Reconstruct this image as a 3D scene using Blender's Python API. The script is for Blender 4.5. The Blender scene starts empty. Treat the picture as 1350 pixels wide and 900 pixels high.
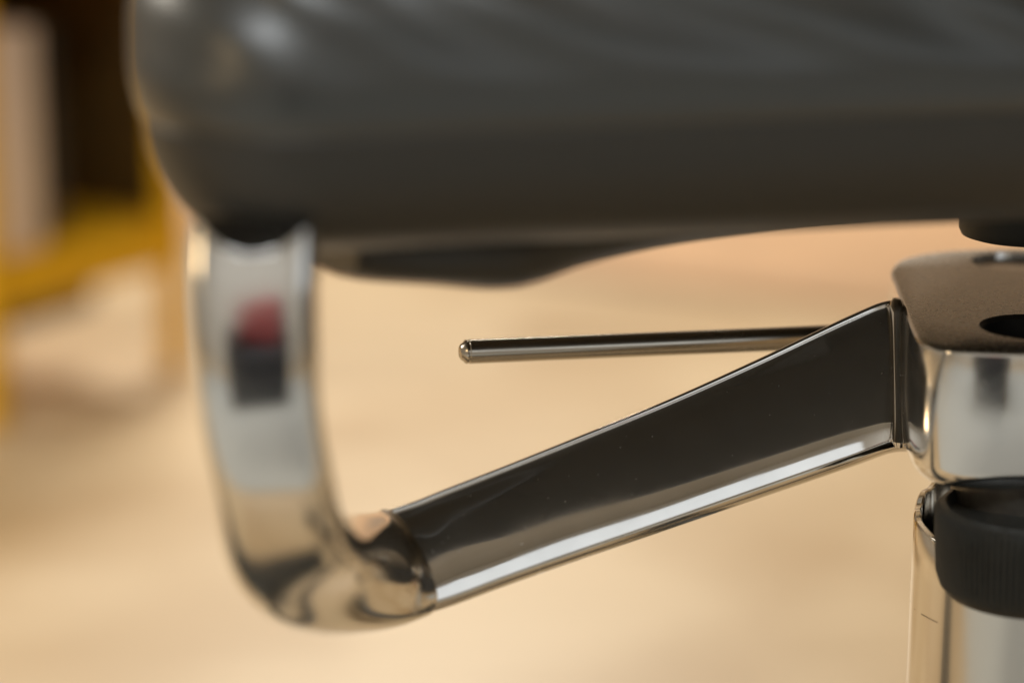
import bpy, bmesh, math, random
from mathutils import Vector, Matrix, noise
random.seed(4)
R = math.radians
S = bpy.context.scene
COL = S.collection

# ------------------------------------------------------------------ camera
PITCH = R(14.0)
CAMZ = 0.62
cam = bpy.data.cameras.new("camera")
cam.lens = 85; cam.sensor_width = 36; cam.clip_start = 0.02; cam.clip_end = 100
camo = bpy.data.objects.new("camera", cam); COL.objects.link(camo)
camo.location = (0, 0, CAMZ); camo.rotation_euler = (R(90) - PITCH, 0, 0)
cam.dof.use_dof = True; cam.dof.focus_distance = 0.89; cam.dof.aperture_fstop = 2.7
cam.dof.aperture_blades = 9
S.camera = camo

# ------------------------------------------------------------------ light
w = bpy.data.worlds.new("World"); S.world = w; w.use_nodes = True
bg = w.node_tree.nodes["Background"]
bg.inputs[0].default_value = (0.9, 0.78, 0.62, 1); bg.inputs[1].default_value = 0.045

def area(name, loc, target, sx, sy, power, color):
    l = bpy.data.lights.new(name, 'AREA'); l.shape = 'RECTANGLE'; l.size = sx; l.size_y = sy
    l.energy = power; l.color = color
    o = bpy.data.objects.new(name, l); COL.objects.link(o); o.location = loc
    d = Vector(target) - Vector(loc); o.rotation_euler = d.to_track_quat('-Z', 'Y').to_euler()
    return o
area("window_light", (1.8, -1.8, 1.30), (0.0, 0.8, 0.42), 1.2, 0.9, 2.6, (0.84, 0.93, 1.0))
area("front_ceiling_light", (-0.35, -1.3, 2.85), (-0.3, -1.5, 0), 1.9, 1.0, 54, (0.94, 0.98, 1.0))
area("ceiling_light", (-0.2, 4.5, 2.5), (0.2, 2.6, 0), 0.9, 0.6, 112, (1.0, 0.93, 0.80))
area("cabinet_fill", (-1.7, 1.5, 1.35), (-0.5, 2.4, 0.2), 0.3, 0.3, 16, (1.0, 0.93, 0.80))  # added fill out of view, brightens the yellow cabinet
area("warm_lamp", (-1.5, -0.5, 1.0), (0.0, 0.75, 0.4), 0.22, 0.4, 2.5, (1.0, 0.72, 0.40))

S.view_settings.view_transform = 'Standard'; S.view_settings.look = 'None'
S.view_settings.exposure = 0.0; S.view_settings.gamma = 1
S.view_settings.use_curve_mapping = False
S.render.engine = 'CYCLES'
S.cycles.use_denoising = True
S.cycles.max_bounces = 8; S.cycles.glossy_bounces = 6; S.cycles.caustics_reflective = False
S.cycles.sample_clamp_indirect = 4

# ------------------------------------------------------------------ helpers
FPX = 1350 * 85 / 36
cp, sp = math.cos(PITCH), math.sin(PITCH)
FW = Vector((0, cp, -sp)); UP = Vector((0, sp, cp)); RT = Vector((1, 0, 0))
CAM = Vector((0, 0, CAMZ))
def ray(px, py): return FW + RT * ((px - 675) / FPX) - UP * ((py - 450) / FPX)
def P(px, py, d): return CAM + ray(px, py) * d
def onz(px, py, z):
    r = ray(px, py); return CAM + r * ((z - CAMZ) / r.z)

def link(name, me, parent=None, mats=()):
    o = bpy.data.objects.new(name, me); COL.objects.link(o)
    for m in mats:
        me.materials.append(m)
    if parent: o.parent = parent
    return o
def smooth(me, ang=40):
    for p in me.polygons: p.use_smooth = True
    me.set_sharp_from_angle(angle=R(ang))
def mesh_from_bm(bm, name, ang=40):
    bmesh.ops.recalc_face_normals(bm, faces=bm.faces)
    me = bpy.data.meshes.new(name); bm.to_mesh(me); bm.free(); smooth(me, ang); return me
def loft(rings, name, closed=True, cap0=True, cap1=True, ang=40, wrap=False):
    bm = bmesh.new(); vr = [[bm.verts.new(v) for v in r] for r in rings]
    n = len(rings[0]); m = len(rings)
    for i in range(m if wrap else m - 1):
        a, b = vr[i], vr[(i + 1) % m]
        for j in range(n if closed else n - 1):
            k = (j + 1) % n
            bm.faces.new((a[j], a[k], b[k], b[j]))
    if not wrap:
        if cap0: bm.faces.new(vr[0])
        if cap1: bm.faces.new(vr[-1])
    return mesh_from_bm(bm, name, ang)
def cr(pts, t, closed=False):
    """Catmull-Rom through a list of tuples / Vectors; t in [0, n-1] (or [0, n) when closed)"""
    n = len(pts); i = int(math.floor(t)); f = t - i
    if not closed and i >= n - 1: i, f = n - 2, 1.0
    g = (lambda k: pts[k % n]) if closed else (lambda k: pts[max(0, min(n - 1, k))])
    p0, p1, p2, p3 = g(i - 1), g(i), g(i + 1), g(i + 2)
    out = []
    for a, b, c, d in zip(p0, p1, p2, p3):
        out.append(0.5 * (2 * b + (c - a) * f + (2 * a - 5 * b + 4 * c - d) * f * f + (3 * b - a - 3 * c + d) * f ** 3))
    return out
def lathe(profile, n=96, center=(0, 0, 0), name="lathe", cap0=True, cap1=True, ang=35):
    c = Vector(center); rings = []
    for r, z in profile:
        rings.append([c + Vector((r * math.cos(2 * math.pi * k / n), r * math.sin(2 * math.pi * k / n), z)) for k in range(n)])
    return loft(rings, name, True, cap0, cap1, ang)
def box_bm(sx, sy, sz, bev=0.002, seg=2):
    bm = bmesh.new(); bmesh.ops.create_cube(bm, size=1)
    bmesh.ops.scale(bm, vec=(sx, sy, sz), verts=bm.verts)
    if bev: bmesh.ops.bevel(bm, geom=bm.edges[:], offset=bev, segments=seg, affect='EDGES', profile=0.5)
    return bm
def thing(name, label, cat, loc=(0, 0, 0), rz=0, group=None):
    o = bpy.data.objects.new(name, None); COL.objects.link(o); o.empty_display_size = 0.05
    o.location = loc; o.rotation_euler = (0, 0, rz); o["label"] = label; o["category"] = cat
    if group: o["group"] = group
    return o

# ------------------------------------------------------------------ materials
def mat(name, color, rough=0.5, metal=0.0, spec=0.5, coat=0.0):
    m = bpy.data.materials.new(name); m.use_nodes = True
    b = m.node_tree.nodes["Principled BSDF"]
    b.inputs["Base Color"].default_value = (*color, 1); b.inputs["Roughness"].default_value = rough
    b.inputs["Metallic"].default_value = metal; b.inputs["Specular IOR Level"].default_value = spec
    b.inputs["Coat Weight"].default_value = coat; b.inputs["Coat Roughness"].default_value = 0.38
    return m
def N(m, t, **kw):
    n = m.node_tree.nodes.new(t)
    for k, v in kw.items():
        if hasattr(n, k) and not k[0].isupper(): setattr(n, k, v)
        else: n.inputs[k].default_value = v
    return n
def L(m, a, ao, b, bi): m.node_tree.links.new(a.outputs[ao], b.inputs[bi])
def bsdf(m): return m.node_tree.nodes["Principled BSDF"]
def add_noise(m, scale, c0, c1, r0=None, r1=None, bump=0.0, stretch=(1, 1, 1), dist=0.001, detail=4):
    tc = N(m, "ShaderNodeTexCoord"); mp = N(m, "ShaderNodeMapping"); mp.inputs["Scale"].default_value = stretch
    L(m, tc, "Object", mp, "Vector")
    nz = N(m, "ShaderNodeTexNoise", Scale=scale, Detail=detail); L(m, mp, "Vector", nz, "Vector")
    if c0:
        rp = N(m, "ShaderNodeValToRGB"); rp.color_ramp.elements[0].position = 0.3; rp.color_ramp.elements[1].position = 0.7
        rp.color_ramp.elements[0].color = (*c0, 1); rp.color_ramp.elements[1].color = (*c1, 1)
        L(m, nz, "Fac", rp, "Fac"); L(m, rp, "Color", bsdf(m), "Base Color")
    if r0 is not None:
        mr = N(m, "ShaderNodeMapRange"); mr.inputs["To Min"].default_value = r0; mr.inputs["To Max"].default_value = r1
        mr.inputs["From Min"].default_value = 0.3; mr.inputs["From Max"].default_value = 0.7
        L(m, nz, "Fac", mr, "Value"); L(m, mr, "Result", bsdf(m), "Roughness")
    if bump:
        bp = N(m, "ShaderNodeBump", Strength=bump, Distance=dist); L(m, nz, "Fac", bp, "Height"); L(m, bp, "Normal", bsdf(m), "Normal")
    return nz
M = {}
M["alu"] = mat("polished_aluminium", (0.80, 0.78, 0.75), 0.06, 1.0)
add_noise(M["alu"], 60, (0.77, 0.75, 0.72), (0.83, 0.81, 0.78), 0.04, 0.11, 0.06, (1, 1, 1), 0.0005)
def wear(m, r_lo, r_hi):
    """finger smears and specks of dust on bright metal"""
    tc = N(m, "ShaderNodeTexCoord")
    n1 = N(m, "ShaderNodeTexNoise", Scale=34, Detail=5, Distortion=1.2); L(m, tc, "Object", n1, "Vector")
    n2 = N(m, "ShaderNodeTexNoise", Scale=850, Detail=1); L(m, tc, "Object", n2, "Vector")
    mr = N(m, "ShaderNodeMapRange"); mr.inputs["From Min"].default_value = 0.35; mr.inputs["From Max"].default_value = 0.68
    mr.inputs["To Min"].default_value = r_lo; mr.inputs["To Max"].default_value = r_hi; L(m, n1, "Fac", mr, "Value")
    gt = N(m, "ShaderNodeMapRange"); gt.inputs["From Min"].default_value = 0.76; gt.inputs["From Max"].default_value = 0.80
    gt.inputs["To Max"].default_value = 0.22; L(m, n2, "Fac", gt, "Value")
    ad = N(m, "ShaderNodeMath", operation='ADD'); L(m, mr, "Result", ad, 0); L(m, gt, "Result", ad, 1)
    L(m, ad, "Value", bsdf(m), "Roughness")
wear(M["alu"], 0.05, 0.13)
M["cast"] = mat("polished_casting", (0.80, 0.79, 0.77), 0.13, 1.0); wear(M["cast"], 0.10, 0.19)
M["hubtop"] = mat("satin_aluminium", (0.74, 0.70, 0.64), 0.22, 1.0)
add_noise(M["hubtop"], 520, (0.70, 0.68, 0.64), (0.72, 0.70, 0.66), 0.26, 0.28, 0.0, (1, 1, 1), 0.0002)
M["steel"] = mat("bright_steel", (0.55, 0.51, 0.45), 0.14, 1.0)
add_noise(M["steel"], 90, None, None, 0.16, 0.3, 0.04, (0.2, 1, 1), 0.0003)
M["bore"] = mat("dark_bore", (0.02, 0.018, 0.015), 0.5, 0.2)
M["leather"] = mat("black_leather", (0.016, 0.016, 0.016), 0.34, 0, 1.0, 0.5)
add_noise(M["leather"], 900, (0.017, 0.0205, 0.0205), (0.023, 0.0275, 0.0275), 0.32, 0.42, 0.12, (1, 1, 1), 0.0004)
M["shell"] = mat("black_shell_plastic", (0.03, 0.029, 0.026), 0.42, 0, 0.5)
add_noise(M["shell"], 700, (0.032, 0.0295, 0.0245), (0.041, 0.038, 0.032), 0.38, 0.48, 0.08, (1, 1, 1), 0.0003)
M["rubber"] = mat("black_rubber", (0.018, 0.018, 0.015), 0.5, 0, 0.4)
add_noise(M["rubber"], 300, (0.024, 0.024, 0.021), (0.036, 0.036, 0.031), 0.42, 0.6, 0.1, (1, 1, 1), 0.0004)
M["post"] = mat("grey_post", (0.13, 0.12, 0.10), 0.35, 0.6)
add_noise(M["post"], 200, (0.10, 0.09, 0.08), (0.15, 0.14, 0.12))
# ------------------------------------------------------------------ setting: floor
def floor_mat(name, ca, cb, cc, rough, ang):
    m = mat(name, ca, rough, 0, 0.4)
    tc = N(m, "ShaderNodeTexCoord"); mp = N(m, "ShaderNodeMapping"); mp.inputs["Scale"].default_value = (1.2, 9, 1)
    mp.inputs["Rotation"].default_value = (0, 0, ang)
    L(m, tc, "Object", mp, "Vector")
    n1 = N(m, "ShaderNodeTexNoise", Scale=2.2, Detail=6, Roughness=0.6, Distortion=0.6); L(m, mp, "Vector", n1, "Vector")
    n2 = N(m, "ShaderNodeTexNoise", Scale=3.2, Detail=3, Distortion=0.8); L(m, tc, "Object", n2, "Vector")
    r1 = N(m, "ShaderNodeValToRGB"); e = r1.color_ramp.elements
    e[0].position = 0.3; e[0].color = (*cb, 1); e[1].position = 0.66; e[1].color = (*ca, 1)
    L(m, n1, "Fac", r1, "Fac")
    mx = N(m, "ShaderNodeMixRGB"); mx.inputs["Color2"].default_value = (*cc, 1)
    mr = N(m, "ShaderNodeMapRange"); mr.inputs["From Min"].default_value = 0.42; mr.inputs["From Max"].default_value = 0.7
    mr.inputs["To Max"].default_value = 0.9
    L(m, n2, "Fac", mr, "Value"); L(m, mr, "Result", mx, "Fac"); L(m, r1, "Color", mx, "Color1")
    L(m, mx, "Color", bsdf(m), "Base Color")
    return m
M["ply"] = floor_mat("pale_plywood", (0.68, 0.53, 0.345), (0.60, 0.45, 0.27), (0.46, 0.31, 0.16), 0.42, R(8))
M["oak"] = floor_mat("orange_boards", (0.66, 0.43, 0.26), (0.58, 0.35, 0.19), (0.42, 0.27, 0.16), 0.4, R(-6))

def sheet(name, corners, z, th, m):
    bm = bmesh.new()
    top = [bm.verts.new((x, y, z)) for x, y in corners]; bot = [bm.verts.new((x, y, z - th)) for x, y in corners]
    bm.faces.new(top); bm.faces.new(bot[::-1]); n = len(corners)
    for i in range(n): bm.faces.new((top[i], bot[i], bot[(i + 1) % n], top[(i + 1) % n]))
    me = mesh_from_bm(bm, name); o = link(name, me, None, [m]); o["kind"] = "structure"; return o
ea = onz(690, 364, 0); eb = onz(1050, 404, 0); ed = (eb - ea).normalized()
e0 = ea - ed * 5.0; e1 = ea + ed * 5.0
sheet("floor", [(e0.x, e0.y), (e1.x, e1.y), (e1.x + 0.5, -3.5), (e0.x - 0.5, -3.5)], 0.0, 0.06, M["ply"])
back = [(e1.x, e1.y + 0.02), (e0.x, e0.y + 0.02), (e0.x, 14), (e1.x + 1, 14)]
for i in range(0):
    pass
sheet("boarded_floor", back, -0.012, 0.05, M["oak"])

M["plaster"] = mat("warm_plaster", (0.62, 0.54, 0.44), 0.8); add_noise(M["plaster"], 5, (0.60, 0.57, 0.53), (0.65, 0.62, 0.58), None, None, 0.1)
M["plaster_grey"] = mat("grey_white_plaster", (0.66, 0.65, 0.62), 0.8); add_noise(M["plaster_grey"], 5, (0.63, 0.62, 0.59), (0.68, 0.67, 0.64), None, None, 0.1)
bm = box_bm(16, 0.2, 3.2, 0); bmesh.ops.translate(bm, vec=(0, 6.3, 1.55), verts=bm.verts)
wo = link("wall", mesh_from_bm(bm, "wall"), None, [M["plaster"]]); wo["kind"] = "structure"
bm = box_bm(9, 0.2, 3.2, 0); bmesh.ops.translate(bm, vec=(0, -3.35, 1.551), verts=bm.verts)
wo = link("wall", mesh_from_bm(bm, "wall"), None, [M["plaster_grey"]]); wo["kind"] = "structure"
bm = box_bm(0.2, 9.44, 3.2, 0); bmesh.ops.translate(bm, vec=(-4.0, 1.475, 1.552), verts=bm.verts)
wo = link("wall", mesh_from_bm(bm, "wall"), None, [M["plaster_grey"]]); wo["kind"] = "structure"
bm = box_bm(12, 9.44, 0.1, 0); bmesh.ops.translate(bm, vec=(2, 1.475, 3.06), verts=bm.verts)
wo = link("ceiling", mesh_from_bm(bm, "ceiling"), None, [M["plaster_grey"]]); wo["kind"] = "structure"

M["trim"] = mat("brown_trim", (0.36, 0.23, 0.13), 0.4); add_noise(M["trim"], 20, (0.32, 0.20, 0.11), (0.40, 0.26, 0.15))
tw = Vector((-ed.y, ed.x)) * 0.055; f0, f1 = Vector((e0.x, e0.y)), Vector((e1.x, e1.y))
sheet("floor_trim", [tuple(f0), tuple(f1), tuple(f1 + tw), tuple(f0 + tw)], 0.006, 0.005, M["trim"])

# ------------------------------------------------------------------ the chair
hub_axis = onz(1353, 431, 0.4164)
chair = thing("office_chair", "black leather office chair on polished aluminium arm and chrome gas column", "office chair",
              (hub_axis.x, hub_axis.y, 0))
bpy.context.view_layer.update()
INV = Matrix.Translation((-hub_axis.x, -hub_axis.y, 0))
def part(name, me, mats, parent=None):
    me.transform(INV)
    o = link(name, me, parent or chair, mats); return o

# --- seat: outline rings ----------------------------------------------------
ZG = CAMZ - 0.1086                                   # height of the seam between cushion and shell
corners = [Vector((-0.1115, 0.6475)), Vector((0.37, 0.757)), Vector((0.315, 1.12)), Vector((-0.150, 1.03))]
def outline(corners, rad, nc=18, ns=70):
    pts = []; n = len(corners)
    for i in range(n):
        p, a, b = corners[i], corners[i - 1], corners[(i + 1) % n]
        da, db = (a - p).normalized(), (b - p).normalized()
        half = math.acos(max(-1, min(1, da.dot(db)))) / 2
        t = rad / math.tan(half); c = p + (da + db).normalized() * (rad / math.sin(half))
        s, e = p + da * t, p + db * t
        a0 = math.atan2(*(s - c).yx); a1 = math.atan2(*(e - c).yx)
        da_ = (a1 - a0 + math.pi) % (2 * math.pi) - math.pi
        for k in range(nc + 1):
            an = a0 + da_ * k / nc; q = c + Vector((math.cos(an), math.sin(an))) * rad
            pts.append((q, Vector((math.cos(an), math.sin(an)))))
        # straight run to the next corner
        p2, b2 = corners[(i + 1) % n], corners[(i + 2) % n]
        dn = (b2 - p2).normalized(); dp = (p - p2).normalized()
        h2 = math.acos(max(-1, min(1, dn.dot(dp)))) / 2
        s2 = p2 + dp * (rad / math.tan(h2)); nn = pts[-1][1]
        for k in range(1, ns): pts.append((e.lerp(s2, k / ns), nn))
    return pts
OUT = outline(corners, 0.055)
cen = Vector((0.115, 0.92))
def ring(inset, z, fn=None):
    out = []
    for q, n in OUT:
        if inset < 0.05: v = q - n * inset
        else:
            v0 = q - n * 0.05; f = (inset - 0.05) / 0.19; v = v0.lerp(cen, min(f, 0.98))
        v3 = Vector((v.x, v.y, z))
        if fn: v3 = fn(v3, n)
        out.append(v3)
    return out
ed2 = (corners[1] - corners[0]).normalized()
def fold(v, n):
    """slanting soft creases in the leather of the cushion's border"""
    s = (v.xy - corners[0]).dot(ed2); h = v.z - ZG
    fade = max(0.0, min(1.0, (h - 0.012) / 0.02))
    ph = s / 0.062 + h / 0.026
    wob = noise.noise(Vector((s * 9, h * 22, 1.3)))
    a = 0.0014 * math.sin(2 * math.pi * (ph + 0.6 * wob)) + 0.0010 * noise.noise(Vector((s * 22 + h * 45, 4.1, h * 8)))
    lean = max(0.0, -n.y) * (0.34 * max(0.0, h - 0.006) + 4.0 * max(0.0, h - 0.012) ** 2)
    lean += max(0.0, -n.x) * 0.20 * max(0.0, h - 0.004)
    return v + Vector((n.x, n.y, 0.0)) * (a * fade * max(0.0, -n.y) ** 3 - lean)
prof = [(0.0105, -0.0015), (0.0082, 0.0010), (0.0066, 0.0045), (0.0046, 0.009), (0.0024, 0.0145), (0.0002, 0.024), (-0.0016, 0.034), (-0.0016, 0.044), (-0.0005, 0.056), (0.005, 0.070), (0.014, 0.082), (0.030, 0.091), (0.06, 0.096), (0.14, 0.099), (0.235, 0.100)]
rings = []
for k in range(60):
    a = cr(prof, k / 59 * (len(prof) - 1)); rings.append(ring(a[0], ZG + a[1], fold))
cushion = part("seat_cushion", loft(rings, "seat_cushion"), [M["leather"]])
prof2 = [(0.0100, 0.0010), (0.0086, -0.001), (0.0090, -0.005), (0.0103, -0.011), (0.0132, -0.018), (0.0186, -0.0262), (0.028, -0.034), (0.05, -0.041), (0.10, -0.0485), (0.16, -0.0535), (0.225, -0.0552), (0.2395, -0.0554)]
rings = []
for k in range(48):
    a = cr(prof2, k / 47 * (len(prof2) - 1)); rings.append(ring(a[0], ZG + a[1]))
shell = part("seat_shell", loft(rings, "seat_shell"), [M["shell"]])
# pan under the shell where the arm bolts on
def pan():
    st = []   # px, y of lower edge, depth
    data = [(405, 350, .79), (440, 357, .79), (520, 362, .79), (600, 369, .80), (645, 362, .81), (710, 340, .83), (820, 316, .86), (960, 298, .88), (1080, 288, .89)]
    rings = []
    for k in range(60):
        px, py, d = cr(data, k / 59 * (len(data) - 1))
        low = P(px, py - 9, d); top = low.z + 0.06 if k else low.z + 0.03
        hw = 0.05
        r = []
        for a in range(24):
            t = 2 * math.pi * a / 24
            cx = math.copysign(abs(math.cos(t)) ** 0.7, math.cos(t)); sz = math.copysign(abs(math.sin(t)) ** 0.7, math.sin(t))
            zc = (low.z + ZG - 0.028) / 2 ; hz = (ZG - 0.028 - low.z) / 2
            r.append(Vector((low.x - 0.02 * cx, low.y + hw * cx, zc + max(hz, .004) * sz)))
        rings.append(r)
    return loft(rings, "seat_pan")
part("seat_pan", pan(), [M["shell"]])

# black bolt cap below the seat
zc = P(1350, 312, .90).z
capc = P(1352, 300, .90)
part("bolt_cap", lathe([(0.021, 0.0), (0.0235, 0.0008), (0.0245, 0.003), (0.0248, 0.03)], 72, (capc.x, capc.y, zc), "bolt_cap"), [M["rubber"]])

# --- hub housing --------------------------------------------------------------
ZT = 0.4164
hp = [(1174, 354), (1179, 372), (1191, 404), (1201, 430), (1214, 447), (1243, 457), (1300, 462), (1360, 463.5), (1440, 462), (1510, 455),
      (1538, 440), (1535, 405), (1525, 372), (1512, 350), (1480, 336), (1420, 328.5), (1355, 326.5), (1290, 327.5), (1232, 331.5), (1190, 340)]
hpts = [onz(x, y, ZT) for x, y in hp]
base = []
for k in range(len(hpts) * 8):
    v = cr(hpts, k / 8, True); base.append(Vector((v[0], v[1])))
cenh = sum(base, Vector((0, 0))) / len(base)
nrm = []
for i in range(len(base)):
    t = (base[(i + 1) % len(base)] - base[i - 1]).normalized(); n = Vector((t.y, -t.x))
    if n.dot(base[i] - cenh) < 0: n = -n
    nrm.append(n)
HH = 0.0515
hprof = [(0.0022, ZT)] + [(0.0022 * (1 - math.sin(a)), ZT - 0.0022 * (1 - math.cos(a))) for a in (R(25), R(50), R(75), R(90))]
hprof += [(-0.00030, ZT - 0.008), (-0.00051, ZT - 0.014), (-0.00063, ZT - 0.020), (-0.00066, ZT - 0.026), (-0.00051, ZT - 0.033), (0.0, ZT - HH + 0.008)]
hprof += [(0.007 * (1 - math.cos(a)), ZT - HH + 0.008 - 0.008 * math.sin(a)) for a in (R(15), R(30), R(45), R(60), R(75), R(90))]
hprof += [(0.016, ZT - HH)]
rings = [[Vector((b.x - n.x * i, b.y - n.y * i, z)) for b, n in zip(base, nrm)] for i, z in hprof]
hme = loft(rings, "hub_housing")
hub_mats = [M["cast"], M["hubtop"], M["bore"]]
for m in hub_mats: hme.materials.append(m)
for p in hme.polygons:
    if p.normal.z > 0.9: p.material_index = 1
tmp = bpy.data.objects.new("tmp_hub", hme); COL.objects.link(tmp)
cutters = []
def cutter(px, py, prof, idx):
    c = onz(px, py, ZT); me = lathe(prof, 64, (c.x, c.y, ZT), "tmp_cut")
    for m in hub_mats: me.materials.append(m)
    for p in me.polygons: p.material_index = idx
    o = bpy.data.objects.new("tmp_cut", me); COL.objects.link(o); cutters.append(o)
    md = tmp.modifiers.new("cut", 'BOOLEAN'); md.object = o; md.operation = 'DIFFERENCE'; md.solver = 'EXACT'
cutter(1366, 431, [(0.0185, -0.035), (0.0185, -0.0015), (0.0200, 0.0), (0.0215, 0.004)], 2)
cutter(1340, 345, [(0.0172, -0.0024), (0.0178, 0.0), (0.0186, 0.003)], 0)
dg = bpy.context.evaluated_depsgraph_get(); dg.update()
hub_me = bpy.data.meshes.new_from_object(tmp.evaluated_get(dg)); hub_me.name = "hub_housing"
bpy.data.objects.remove(tmp)
for c in cutters: bpy.data.objects.remove(c)
smooth(hub_me, 35)
hub = part("hub_housing", hub_me, [])

# --- vertical bead where the arm grows out of the hub -----------------------------
btop, bbot = P(1182, 394, .9000), P(1185, 588, .8835)
rings = []
for k in range(25):
    f = k / 24; c = btop.lerp(bbot, f); r = 0.0022 * (1 + 0.5 * (2 * abs(f - .5)) ** 6)
    if k in (0, 24): r *= 0.5
    rings.append([c + Vector((r * math.cos(2 * math.pi * a / 20), 1.4 * r * math.sin(2 * math.pi * a / 20), 0)) for a in range(20)])
part("joint_bead", loft(rings, "joint_bead"), [M["alu"]], hub)

# --- supporting arm: concave face between a thin top lip and a rounded lower rail --------
asta = [  # top edge px,py,d   bottom edge px,py,d
    ((1208, 400, .9045), (1212, 592, .8905)),
    ((1172, 395, .9035), (1176, 594, .8895)),
    ((1120, 415, .9015), (1120, 614, .8875)),
    ((1000, 472, .894), (1000, 655, .880)),
    ((880, 526, .884), (880, 696, .870)),
    ((760, 575, .873), (760, 737, .860)),
    ((660, 615, .864), (665, 770, .851)),
    ((590, 642, .8575), (600, 794, .845)),
    ((545, 660, .8535), (560, 806, .841)),
    ((490, 678, .8475), (520, 817, .835)),
]
# section: (height fraction -0.5..0.5, outward offset in mm)
def arm_section(f):
    """f = 0 at the hub, 1 at the elbow"""
    top = 0.41 - 0.05 * f ** 2
    k0 = -0.36 + 0.30 * f ** 0.8 - 0.10 * max(0, (f - 0.75) / 0.25)     # where the face starts to roll over towards the rail
    hgt = 0.0575 - 0.018 * f
    pts = [(0.500, -9), (0.501, -4), (0.4995, -1.4), (0.494, -0.1), (0.485, 0.55), (0.474, 0.75), (0.46, 0.6), (0.445, 0.4), (top, 0.5)]
    o = 0.5; h = top; hh = (top - k0) / 5
    for q in range(5):                       # nearly flat face that looks up at the seat
        h -= hh; o += hh * hgt * 1000 * math.tan(R((7, 6, 5, 4, 3)[q])); pts.append((h, o))
    kk = (h + 0.44) / 5
    for q in range(5):                       # rolls over to the rail
        h -= kk; o += kk * hgt * 1000 * math.tan(R((0, -3, -6, -9, -12)[q])); pts.append((h, o))
    pts += [(-0.460, o - 0.6), (-0.480, o - 1.7), (-0.495, o - 3.4), (-0.502, o - 5.4), (-0.500, -3), (-0.490, -6.5), (-0.40, -9.5), (0.0, -10.5), (0.40, -10.5)]
    return pts
flat = [(*a, *b) for a, b in asta]
rings = []
NR = 80
cs = []
for k in range(NR):
    v = cr(flat, k / (NR - 1) * (len(flat) - 1)); cs.append((P(*v[:3]), P(*v[3:])))
for k in range(NR):
    A, B = cs[k]; a2, b2 = cs[min(k + 1, NR - 1)]; a1, b1 = cs[max(k - 1, 0)]
    T = ((a2 + b2) - (a1 + b1)).normalized(); Wv = A - B; n = Wv.cross(T).normalized()
    if n.dot(FW) > 0: n = -n
    f = k / (NR - 1); sec = arm_section(f); C = (A + B) / 2
    r = []
    for j in range(len(sec) * 4):
        h, o = cr(sec, j / 4, True)
        r.append(C + Wv * h + n * (o * 0.001))
    rings.append(r)
arm = part("support_arm", loft(rings, "support_arm", ang=60), [M["alu"]])

# --- curved bracket: from the elbow up to the seat ------------------------------------
bsta = [  # centre px, py, d, half width px, half thickness mm
    (536, 740, .8480, 76, 11), (515, 748, .8425, 77, 11.5), (494, 753, .832, 78, 12), (468, 756, .814, 79, 12), (438, 757, .790, 80, 12), (404, 747, .762, 81, 12), (376, 710, .735, 80, 12),
    (363, 636, .7120, 78, 11), (346, 555, .7003, 79, 10), (338, 470, .6948, 82, 9), (334, 395, .6920, 84, 8), (334, 340, .6913, 84, 7.5), (336, 288, .6915, 81, 7)]
NR = 130; cs = []; rings = []
for k in range(NR):
    v = cr(bsta, k / (NR - 1) * (len(bsta) - 1)); cs.append((P(*v[:3]), v[3] / FPX * v[2], v[4] * 0.001))
for _ in range(14):                                     # relax the centre line so that the bend is smooth
    q = [c[0].copy() for c in cs]
    for k in range(1, NR - 1): cs[k] = ((q[k - 1] + q[k] * 2 + q[k + 1]) / 4, cs[k][1], cs[k][2])
tg = [(cs[min(k + 1, NR - 1)][0] - cs[max(k - 1, 0)][0]).normalized() for k in range(NR)]
for _ in range(40): tg = [(tg[max(k - 1, 0)] + tg[k] * 2 + tg[min(k + 1, NR - 1)]).normalized() for k in range(NR)]
for k in range(NR):
    C, hw, th = cs[k]; T = tg[k]
    n = -(FW - T * T.dot(FW)); n.normalize(); Wv = T.cross(n).normalized()
    f = k / (NR - 1); roll = 0.27 * max(0, 1 - f / 0.3)      # takes over the backward lean of the arm
    Wv = (Wv - n * roll).normalized(); n = Wv.cross(T).normalized(); n = -n if n.dot(FW) > 0 else n; Wv *= hw
    lipf = 1 + 0.008 * math.exp(-((f - 0.022) / 0.022) ** 2) - (0.05, 0.015, 0.003)[k] if k < 3 else 1 + 0.008 * math.exp(-((f - 0.022) / 0.022) ** 2)
    r = []
    for j in range(64):
        t = 2 * math.pi * j / 64; c_, s_ = math.cos(t), math.sin(t)
        e_ = 0.85 - 0.30 * min(1, max(0, (f - 0.1) / 0.4)); x = math.copysign(abs(c_) ** e_, c_); y = math.copysign(abs(s_) ** e_, s_)
        v = C + Wv * x * lipf + n * (th * lipf * y)
        if f > 0.8:                                   # saddle-shaped top: the two edges stand up as horns
            v -= T * (0.011 * ((f - .8) / .2) ** 2 * (1 - min(1, abs(x)) ** 2))
        r.append(v)
    rings.append(r)
bracket = part("curved_bracket", loft(rings, "curved_bracket", ang=60), [M["cast"]])

# --- lever --------------------------------------------------------------------------
l0, l1 = P(606, 464, .905), P(1190, 440, .945)
ax = (l1 - l0).normalized(); sx_ = ax.cross(Vector((0, 0, 1))).normalized(); sz_ = sx_.cross(ax)
RL = 0.0046
lp = [(0.0, 0.0022), (0.0004, 0.0029), (0.0013, 0.0035), (0.0022, RL * .98), (0.0026, RL), (0.0029, RL * .94), (0.0033, RL * .94), (0.0036, RL)]
lp += [(0.05, RL), ((l1 - l0).length, RL)]
rings = [[l0 + ax * s + sx_ * r * math.cos(2 * math.pi * k / 32) + sz_ * r * math.sin(2 * math.pi * k / 32) for k in range(32)] for s, r in lp]
part("lever", loft(rings, "lever"), [M["steel"]])

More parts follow.
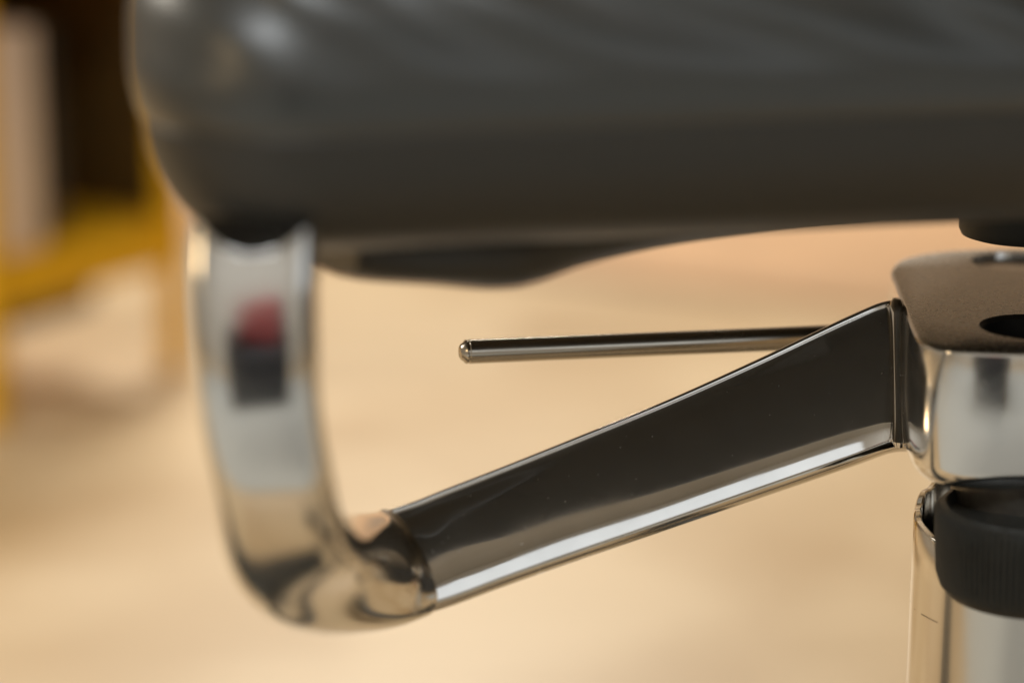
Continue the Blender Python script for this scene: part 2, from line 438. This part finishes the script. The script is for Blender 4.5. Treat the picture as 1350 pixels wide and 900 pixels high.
# --- gas column: post, ribbed collar, chrome tube with scooped front --------------------
AX = Vector((hub_axis.x, hub_axis.y, 0))
zb = ZT - HH
dcol = (Vector((AX.x, AX.y, zb)) - CAM).dot(FW)
def zat(py, dd): return (CAM - UP * ((py - 450) / FPX * dd) + FW * dd).z
def axpx(v):
    q = v - CAM; d = q.dot(FW); return 675 + FPX * q.x / d, d
def rad_for(px, z, off=0.0):
    """radius whose left outline falls at image column px for an upright cylinder on the axis at height z"""
    x, d = axpx(Vector((AX.x, AX.y - off, z))); return (x - px) / FPX * d
post_r = rad_for(1254, zb - 0.01, 0.004)
part("post", lathe([(post_r, zb + 0.0015), (post_r, zb - 0.028)], 64, (AX.x, AX.y - 0.004, 0), "post"), [M["post"]])
zc1 = P(1353, 668, dcol - 0.026).z; zc0 = P(1353, 796, dcol - 0.026).z
col_r = rad_for(1237, zc1, 0.026)
NRB = 92
cprof = [(-.0040, -0.006), (-.0035, -.0005), (-.0022, 0.0), (-.0008, -.0006), (0, -.0022)] + [(0, -.0022 - (zc1 - zc0 - .0072) * k / 8) for k in range(1, 9)]
hcol = zc1 - zc0
cprof = [(-.0050, -0.0035), (-.0042, -.0008), (-.0030, 0), (-.0010, -.0007), (0, -.0028), (-.0001, -.010), (-.0006, -hcol * .5), (-.0012, -hcol + .008), (-.0020, -hcol + .0035), (-.0042, -hcol + .0008), (-.0075, -hcol)]
rings = []
for i, (dr, z) in enumerate(cprof):
    rr = []
    for k in range(NRB * 4):
        a = 2 * math.pi * k / (NRB * 4)
        rib = 0.0007 * (1 if k % 4 in (0, 1) else -1) if 3 < i < 8 else 0
        rad = col_r + dr + rib
        rr.append(AX + Vector((rad * math.cos(a), rad * math.sin(a), zc1 + z)))
    rings.append([v - Vector((0, 0.026, 0)) for v in rr])
part("ribbed_collar", loft(rings, "ribbed_collar"), [M["rubber"]])

M["chrome"] = mat("chromed_steel", (0.74, 0.71, 0.66), 0.16, 1.0)
def chrome_nodes():
    m = M["chrome"]; nz = add_noise(m, 30, None, None, 0.12, 0.24, 0.05, (1, 1, 0.08), 0.0005)
    # a broken ring of scuffs round the tube
    tc = N(m, "ShaderNodeTexCoord"); sep = N(m, "ShaderNodeSeparateXYZ"); L(m, tc, "Object", sep, "Vector")
    n2 = N(m, "ShaderNodeTexNoise", Scale=110, Detail=3); L(m, tc, "Object", n2, "Vector")
    n3 = N(m, "ShaderNodeTexNoise", Scale=60, Detail=1); L(m, tc, "Object", n3, "Vector")
    ad = N(m, "ShaderNodeMath", operation='MULTIPLY_ADD'); ad.inputs[1].default_value = 0.0028; L(m, n3, "Fac", ad, 0); L(m, sep, "Z", ad, 2)
    sb = N(m, "ShaderNodeMath", operation='SUBTRACT'); sb.inputs[1].default_value = SCUFF; L(m, ad, "Value", sb, 0)
    ab = N(m, "ShaderNodeMath", operation='ABSOLUTE'); L(m, sb, "Value", ab, 0)
    lt = N(m, "ShaderNodeMath", operation='LESS_THAN'); lt.inputs[1].default_value = 0.0002; L(m, ab, "Value", lt, 0)
    gt = N(m, "ShaderNodeMath", operation='GREATER_THAN'); gt.inputs[1].default_value = 0.61; L(m, n2, "Fac", gt, 0)
    mu = N(m, "ShaderNodeMath", operation='MULTIPLY'); L(m, lt, "Value", mu, 0); L(m, gt, "Value", mu, 1)
    mx = N(m, "ShaderNodeMixRGB"); mx.inputs["Color1"].default_value = (0.74, 0.71, 0.66, 1); mx.inputs["Color2"].default_value = (0.10, 0.085, 0.07, 1)
    L(m, mu, "Value", mx, "Fac"); L(m, mx, "Color", bsdf(m), "Base Color")
zr = P(1206, 690, dcol).z; tube_r = rad_for(1206, zr)
SCUFF = P(1300, 862, dcol - tube_r).z + 0.0014
chrome_nodes()
zr = P(1206, 690, dcol).z                                 # rim height at the side
zn = zc0 + 0.004                        # bottom of the notch in front
na = 240; rings_o = []; rings_i = []
def rim(a):
    """rim height by direction; a = 0 faces the camera"""
    a = abs((a + math.pi) % (2 * math.pi) - math.pi)
    side = math.pi / 2
    if a > side:
        f = (a - side) / side
        return zr + 0.010 * math.sin(f * math.pi / 2) + 0.0012 * math.sin(f * 26) * (1 - f) 
    edge = R(50)                                           # half-width of the notch
    if a < edge:
        q = a / edge
        return zn + 0.007 * max(0, (q - 0.72) / 0.28) ** 3
    q = (a - edge) / (side - edge)
    lip = zr - 0.004 * (1 - q) ** 1.5
    s = min(1, q / 0.06); s = s * s * (3 - 2 * s)
    return (zn + 0.007) * (1 - s) + lip * s
angs = []
for k in range(na): angs.append(-math.pi + 2 * math.pi * k / na)
extra = [s * (R(50) + (math.pi / 2 - R(50)) * q) for s in (-1, 1) for q in (0.01, .02, .03, .04, .05, .06, .1)]
angs = sorted(angs + extra)
th = 0.0028; thb = 0.001
def tube_ring(r, zfun):
    return [AX + Vector((r * math.sin(a), -r * math.cos(a), zfun(a))) for a in angs]
fl = 0.0004
rings = [tube_ring(tube_r + fl, lambda a: 0.10), tube_ring(tube_r + fl * .5, lambda a: (0.10 + zn) / 2), tube_ring(tube_r + fl * .2, lambda a: zn - 0.004),
         tube_ring(tube_r, lambda a: rim(a) - 0.0012), tube_ring(tube_r - 0.0006, lambda a: rim(a) - 0.0002), tube_ring(tube_r - th + 0.0006, lambda a: rim(a)),
         tube_ring(tube_r - th, lambda a: rim(a) - 0.0008), tube_ring(tube_r - th, lambda a: zn - 0.006), tube_ring(tube_r - th, lambda a: 0.10)]
part("gas_column", loft(rings, "gas_column"), [M["chrome"]])

# --- star base (stands below the picture) ------------------------------------------------
for k in range(5):
    a = R(20 + 72 * k); d = Vector((math.cos(a), math.sin(a), 0)); s = Vector((-d.y, d.x, 0)); rings = []
    for q in range(9):
        f = q / 8; c = AX + d * (0.03 + 0.27 * f) + Vector((0, 0, 0.115 - 0.05 * f)); hw = 0.022 - 0.008 * f; hh = 0.02 - 0.009 * f
        rings.append([c + s * hw * math.cos(t) + Vector((0, 0, hh * math.sin(t))) for t in [2 * math.pi * j / 16 for j in range(16)]])
    leg = part("base_leg", loft(rings, "base_leg"), [M["rubber"]])
    tip = AX + d * 0.295
    bm = bmesh.new(); bmesh.ops.create_uvsphere(bm, u_segments=16, v_segments=10, radius=0.029, matrix=Matrix.Translation((tip.x, tip.y, 0.029)))
    part("castor", mesh_from_bm(bm, "castor"), [M["rubber"]], leg)

# ------------------------------------------------------------------ yellow cabinet behind
M["yellow"] = mat("yellow_paint", (0.74, 0.42, 0.02), 0.6, 0, 0.25)
add_noise(M["yellow"], 8, (0.88, 0.50, 0.012), (0.94, 0.56, 0.02), 0.55, 0.7)
M["cream"] = mat("cream_board", (0.70, 0.55, 0.44), 0.5); add_noise(M["cream"], 6, (0.76, 0.62, 0.52), (0.82, 0.69, 0.59))
M["ink"] = mat("black_card", (0.012, 0.013, 0.012), 0.5); add_noise(M["ink"], 12, (0.010, 0.011, 0.010), (0.018, 0.018, 0.016))
M["brown"] = mat("brown_wood_and_shade", (0.10, 0.06, 0.02), 0.5); add_noise(M["brown"], 6, (0.06, 0.034, 0.008), (0.11, 0.062, 0.014), None, None, 0, (1, 1, 6))  # brown wood that also carries the shade painted inside the cabinet
fr = onz(232, 486, 0)                      # foot of the front right leg
flp = onz(-8, 566, 0)
vx = (fr - flp); wid = vx.length; rz = math.atan2(vx.y, vx.x)
cab = thing("yellow_cabinet", "yellow painted open cabinet on short legs standing on the pale wooden floor", "cabinet", (flp.x, flp.y, 0), rz)
DEP = 0.30
def cabbox(name, c, s, m, parent=cab, bev=0.003):
    me = mesh_from_bm(box_bm(*s, bev), name); o = link(name, me, parent, [m]); o.location = c; return o
sh = 0.108                                # underside of bottom board
for (x, y) in ((0, 0), (wid, 0), (0, DEP), (wid, DEP)):
    cabbox("leg", (x, y, 0.24), (0.022, 0.022, 0.48), M["yellow"])
cabbox("bottom_board", (wid / 2, DEP / 2, sh + 0.026), (wid - 0.024, DEP + 0.01, 0.052), M["yellow"])
cabbox("top_board", (wid / 2, DEP / 2, 0.425), (wid - 0.024, DEP + 0.01, 0.026), M["yellow"])
cabbox("side_panel", (wid - 0.001, DEP / 2, 0.281), (0.010, DEP - 0.024, 0.26), M["brown"])  # yellow interior, its shade put into the brown of the panels
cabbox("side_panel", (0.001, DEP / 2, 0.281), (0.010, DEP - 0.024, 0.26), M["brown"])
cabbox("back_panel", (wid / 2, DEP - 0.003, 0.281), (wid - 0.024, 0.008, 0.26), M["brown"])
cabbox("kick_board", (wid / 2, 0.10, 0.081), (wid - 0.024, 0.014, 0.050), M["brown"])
def loose(name, label, cat, u, v, s, m, rot=0):
    me = mesh_from_bm(box_bm(*s, 0.003), name)
    o = link(name, me, None, [m]); c = Matrix.Translation((flp.x, flp.y, 0)) @ Matrix.Rotation(rz, 4, 'Z') @ Vector((u, v, sh + 0.0525 + s[2] / 2))
    o.location = c; o.rotation_euler = (0, 0, rz + rot); o["label"] = label; o["category"] = cat
loose("cream_box", "pale cream box standing at the left inside the yellow cabinet", "box", 0.040, 0.04, (0.060, 0.10, 0.205), M["cream"])
loose("black_binder", "black binder standing upright beside the cream box in the yellow cabinet", "binder", 0.105, 0.07, (0.028, 0.12, 0.20), M["ink"])

# ------------------------------------------------------------------ unseen things added only for the polished metal to mirror
M["navy"] = mat("dark_blue_fabric", (0.016, 0.019, 0.026), 0.8); add_noise(M["navy"], 200, (0.012, 0.015, 0.022), (0.022, 0.026, 0.034), None, None, 0.3)
M["red"] = mat("red_fabric", (0.42, 0.03, 0.05), 0.8); add_noise(M["red"], 200, (0.36, 0.025, 0.04), (0.48, 0.04, 0.06), None, None, 0.3)
ac = thing("armchair", "dark blue fabric armchair added out of view as a dark reflection in the bracket", "armchair", (-0.09, -0.98, 0), 0)  # added stand-in for the person whose dark shape the bracket mirrors
def accbox(name, c, sz, m, bev=0.03):
    o = link(name, mesh_from_bm(box_bm(*sz, bev, 4), name), ac, [m]); o.location = c; return o
accbox("seat", (0, 0, 0.30), (0.46, 0.50, 0.18), M["navy"], 0.07)
accbox("skirt", (0, 0.225, 0.125), (0.44, 0.03, 0.22), M["navy"], 0.008)
accbox("backrest", (0, -0.27, 0.50), (0.46, 0.12, 0.46), M["navy"], 0.055)
for sx in (-1, 1):
    accbox("armrest", (sx * 0.27, -0.03, 0.34), (0.08, 0.52, 0.40), M["navy"])
    for sy in (-1, 1): accbox("leg", (sx * 0.24, sy * 0.2, 0.10), (0.04, 0.04, 0.20), M["brown"], 0.004)
bm = bmesh.new(); bmesh.ops.create_uvsphere(bm, u_segments=40, v_segments=24, radius=1)
for v in bm.verts:
    x, y, z = v.co; v.co = (0.19 * math.copysign(abs(x) ** 0.7, x), 0.07 * y, 0.17 * math.copysign(abs(z) ** 0.7, z))
cu = link("cushion", mesh_from_bm(bm, "cushion"), None, [M["red"]]); cu.location = (-0.14, -1.14, 0.58); cu.rotation_euler = (R(-14), 0, 0)  # added for the red patch mirrored in the bracket
cu["label"] = "red cushion added out of view as a red reflection in the bracket"; cu["category"] = "cushion"

M["rugm"] = mat("pale_grey_wool", (0.52, 0.53, 0.51), 0.9); add_noise(M["rugm"], 300, (0.47, 0.48, 0.46), (0.57, 0.58, 0.56), None, None, 0.4)
rg = link("rug", mesh_from_bm(box_bm(3.4, 2.3, 0.012, 0.004), "rug"), None, [M["rugm"]]); rg.location = (0.0, -0.72, 0.0065); rg.rotation_euler = (0, 0, R(2))  # unseen, added so the metal mirrors grey instead of bare floor
rg["label"] = "pale grey wool rug added out of view to grey the reflections in the metal"; rg["category"] = "rug"

bm = box_bm(1.1, 0.15, 0.022, 0.009, 3)
cd = link("reflection_ramp", mesh_from_bm(bm, "reflection_ramp"), None, [M["rubber"]]); cd.location = (-0.52, 0.775, 0.0115); cd.rotation_euler = (0, 0, R(3))  # unseen dark strip added to give the elbow its dark crescent
cd["label"] = "black rubber cable ramp added out of view for a dark reflection in the elbow"; cd["category"] = "cable ramp"
